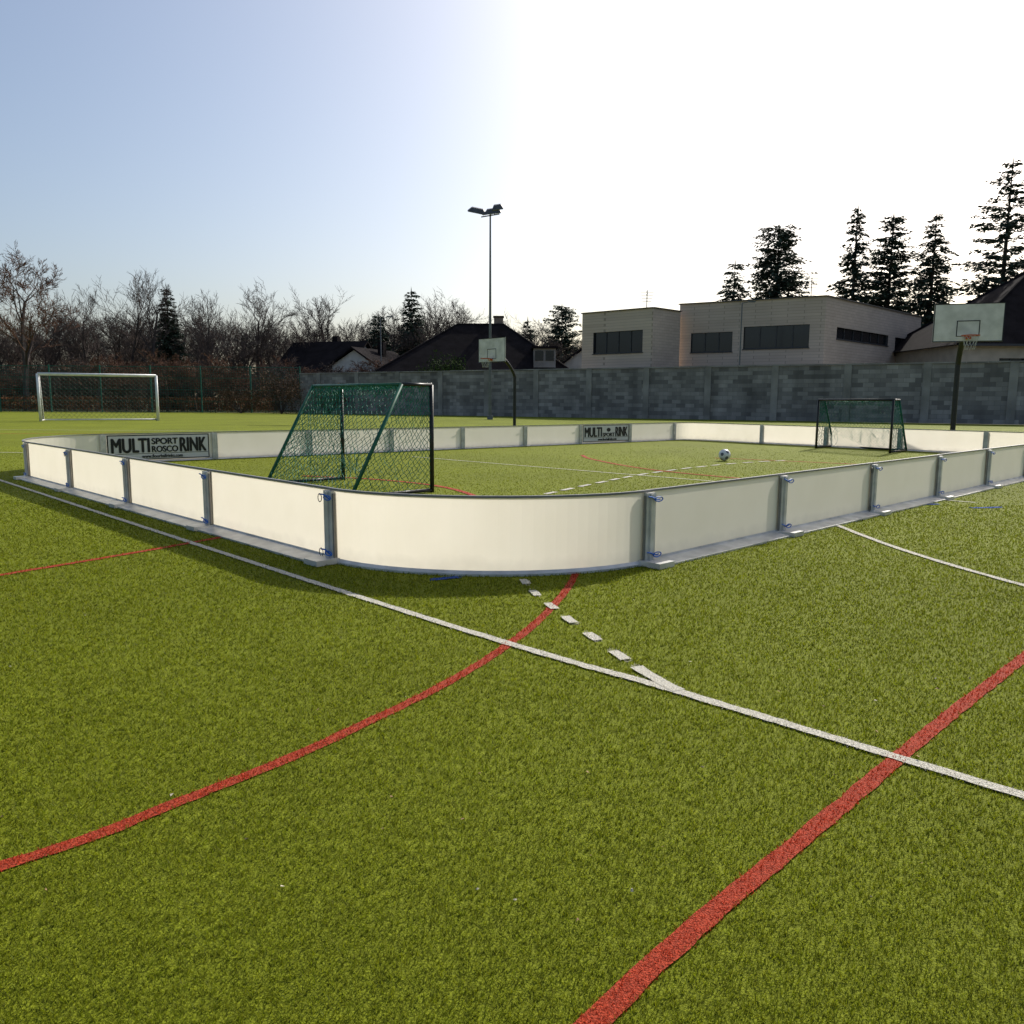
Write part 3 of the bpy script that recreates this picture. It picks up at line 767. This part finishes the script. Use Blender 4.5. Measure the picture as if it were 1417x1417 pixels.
def conifer(seed,h,rad,dens=1.0,bare=.08,power=.8,droop=.25,clump=.66,gap=.1,spacing=.42,layer=0.0):
    R=random.Random(seed); mb=MB()
    mb.tube((0,0,-.2),(0,0,h*.6),h*.014,h*.008,7,0); mb.tube((0,0,h*.6),(0,0,h),h*.008,.02,6,0)
    z=h*bare; ci=0
    while z<h-.1:
        t=(z-h*bare)/(h*(1-bare)); rr=rad*(1-t)**power*min(1,.6+t*4)
        nb=max(7,int(15*dens*(.4+rr/rad)))
        ci+=1; lump=R.uniform(.75,1.15)*(1-(layer if ci%3==0 else 0))
        for k in range(nb):
            if R.random()<gap: continue
            a=R.uniform(0,6.283); L=rr*lump*R.uniform(.6,1.15)+.15
            ca,sa=math.cos(a),math.sin(a); p0=Vector((0,0,z)); up=R.uniform(.0,.3)
            tip=Vector((ca*L,sa*L,z+L*(up-droop)))
            midp=Vector((ca*L*.5,sa*L*.5,z+L*(up*.7-droop*.2)))
            if L>1: mb.tube(p0,midp,.035,.025,3,0); mb.tube(midp,tip,.025,.01,3,0)
            n=int(L/.24)+2
            for i in range(n):
                s=(i+.8)/n; c=(p0*(1-s)**2+midp*2*s*(1-s)+tip*s*s)
                for _ in range(3 if s>.35 else 1):
                    sz=clump*R.uniform(.45,1.15)*(1-.25*s)*(1-.3*t); th=R.uniform(-1.0,1.0)+a
                    d=Vector((math.cos(th),math.sin(th),R.uniform(-.6,.25)))*sz
                    w=Vector((-math.sin(th),math.cos(th),R.uniform(-.9,.9)))*sz*.30
                    cc=c+Vector((R.uniform(-.18,.18),R.uniform(-.18,.18),R.uniform(-.16,.08)))
                    mb.face([cc-w,cc+w,cc+d],1)
        z+=spacing*R.uniform(.75,1.25)
    for a in range(3): mb.face([(-.12*math.cos(a),-.12*math.sin(a),h-.8),(.12*math.cos(a),.12*math.sin(a),h-.8),(0,0,h+.35)],1)
    return mb
def plant(name,u,ytop_above,y,halfw,seed,**kw):
    """u: bearing tangent*1100, height above eye in m"""
    h=ytop_above+1.15
    mb=conifer(seed,h,halfw,**kw); o=mb.obj(name,[M_BARK,M_NEEDLE]); o.location=(u/1100*y,y,-.03)
k=85/1100
plant('spruce_tree',457,(557-298)*k,85,3.7,1,power=.66,gap=.15,layer=.3)
plant('spruce_tree.001',505,(557-300)*k,87,4.3,2,power=.42,gap=.15,droop=.1,layer=.25)
plant('spruce_tree.002',562,(558-310)*k,84,4.2,3,power=.66,gap=.05,droop=.35)
plant('spruce_tree.003',354,(557-320)*k,86,4.1,4,power=.28,gap=.05,droop=.1,dens=1.1)
plant('spruce_tree.004',297,(556-362)*k,88,3.6,5,power=.5,gap=.2,layer=.3)
plant('pine_tree',657,(559-240)*72/1100,72,5.0,6,power=.52,gap=.22,droop=.02,spacing=.62,layer=.5)
plant('spruce_tree.005',-466,(557-408)*95/1100,95,2.4,7,power=.6,gap=.15)
plant('spruce_tree.006',-137,(557-408)*105/1100,105,3.2,8,power=.6,gap=.1)
plant('pine_tree.001',66,(557-428)*105/1100,105,3.2,9,power=.3,gap=.3,droop=.0,bare=.35,layer=.4)
plant('spruce_tree.007',-182,(557-440)*100/1100,100,2.4,10,power=.6)
plant('spruce_tree.008',20,(557-446)*100/1100,100,1.8,12,power=.6)

def bush(name,cx,cy,rx,ry,h,m,n=2500,seed=1,sz=.16):
    R=random.Random(seed); mb=MB()
    lumps=[(R.uniform(-.7,.7)*rx,R.uniform(-.6,.6)*ry,R.uniform(.25,.7)*h,R.uniform(.3,.5)) for _ in range(10)]
    for i in range(n):
        l=R.choice(lumps); v=Vector((R.gauss(0,1),R.gauss(0,1),R.gauss(0,1))).normalized()*R.uniform(.6,1.05)
        c=Vector((l[0]+v.x*rx*l[3],l[1]+v.y*ry*l[3],max(.05,l[2]+v.z*h*l[3]*.8)))
        a=Vector((R.uniform(-1,1),R.uniform(-1,1),R.uniform(-1,1)))*sz; b=Vector((R.uniform(-1,1),R.uniform(-1,1),R.uniform(-1,1)))*sz*.6
        mb.face([c,c+a,c+b],0)
    for l in lumps: mb.tube((0,0,0),(l[0],l[1],l[2]),.04,.02,4,1)
    o=mb.obj(name,[m,M_BARK]); o.location=(cx,cy,0)
bush('evergreen_shrub',-6.2,69.5,2.4,1.2,5.6,M_IVY,4200,2,.24)
bush('dry_shrub',-19.5,67.6,2.6,1.3,3.6,M_DRY,3200,3,.14)
bush('dry_shrub.001',-15.2,66.6,1.6,1.0,2.6,M_DRY,2000,4,.14)
bush('dry_shrub.002',-23.5,69.3,2.2,.9,2.4,M_DRY,2200,6,.14)
hd=MB(); R=random.Random(12)
for i in range(16000):
    x=R.uniform(-66,-22); y=73.5+R.uniform(-.4,.5); z=R.random()**.8*1.35
    a=Vector((R.uniform(-1,1),R.uniform(-1,1),R.uniform(-1,1)))*.16; b=Vector((R.uniform(-1,1),R.uniform(-1,1),R.uniform(-1,1)))*.1; c=Vector((x,y,z))
    hd.face([c,c+a,c+b])
hd.obj('hedge',[leaf_mat('russet_hedge',(.11,.045,.022),(.20,.09,.04))])
hd=MB()
for i in range(26000):
    x=R.uniform(-90,-10); y=97+R.uniform(-1,4); z=R.random()**1.2*5.2*(.75+.25*math.sin(x*.5)+.1*math.sin(x*1.7))
    a=Vector((R.uniform(-1,1),R.uniform(-1,1),R.uniform(-1,1)))*.5; b=Vector((R.uniform(-1,1),R.uniform(-1,1),R.uniform(-1,1)))*.25; c=Vector((x,y,z))
    hd.face([c,c+a,c+b])
hd.obj('thicket',[leaf_mat('thicket_brush',(.055,.043,.035),(.11,.085,.062))])

# ------------------------------------------------------------------ light
AZ=math.radians(34); EL=math.radians(37)
w=bpy.data.worlds.new('World'); scene.world=w; w.use_nodes=True; nt=w.node_tree
sky=nt.nodes.new('ShaderNodeTexSky'); sky.sky_type='NISHITA'; sky.sun_disc=False; sky.sun_elevation=EL; sky.sun_rotation=AZ
sky.air_density=1.0; sky.dust_density=3.6; sky.ozone_density=1.0; sky.altitude=200
bg=nt.nodes['Background']; bg.inputs['Strength'].default_value=.145
nt.links.new(sky.outputs['Color'], bg.inputs['Color'])
sd=bpy.data.lights.new('sun','SUN'); sd.energy=4.8; sd.angle=math.radians(.53); sd.color=(1,.96,.88)
so=link(bpy.data.objects.new('sun',sd))
d=-Vector((math.sin(AZ)*math.cos(EL),math.cos(AZ)*math.cos(EL),math.sin(EL)))
so.rotation_euler=d.to_track_quat('-Z','Y').to_euler(); so.location=(10,10,20)

# ------------------------------------------------------------------ camera
cd=bpy.data.cameras.new('camera'); cd.sensor_width=36; cd.lens=27.95; cd.clip_end=5000; cd.clip_start=.05
co=link(bpy.data.objects.new('camera',cd))
co.matrix_world=Matrix.Translation((0,0,1.15))@Matrix.Rotation(math.radians(90-7.94),4,'X')@Matrix.Rotation(.005,4,'Z')
scene.camera=co
scene.view_settings.view_transform='Standard'; scene.view_settings.look='None'; scene.view_settings.exposure=0
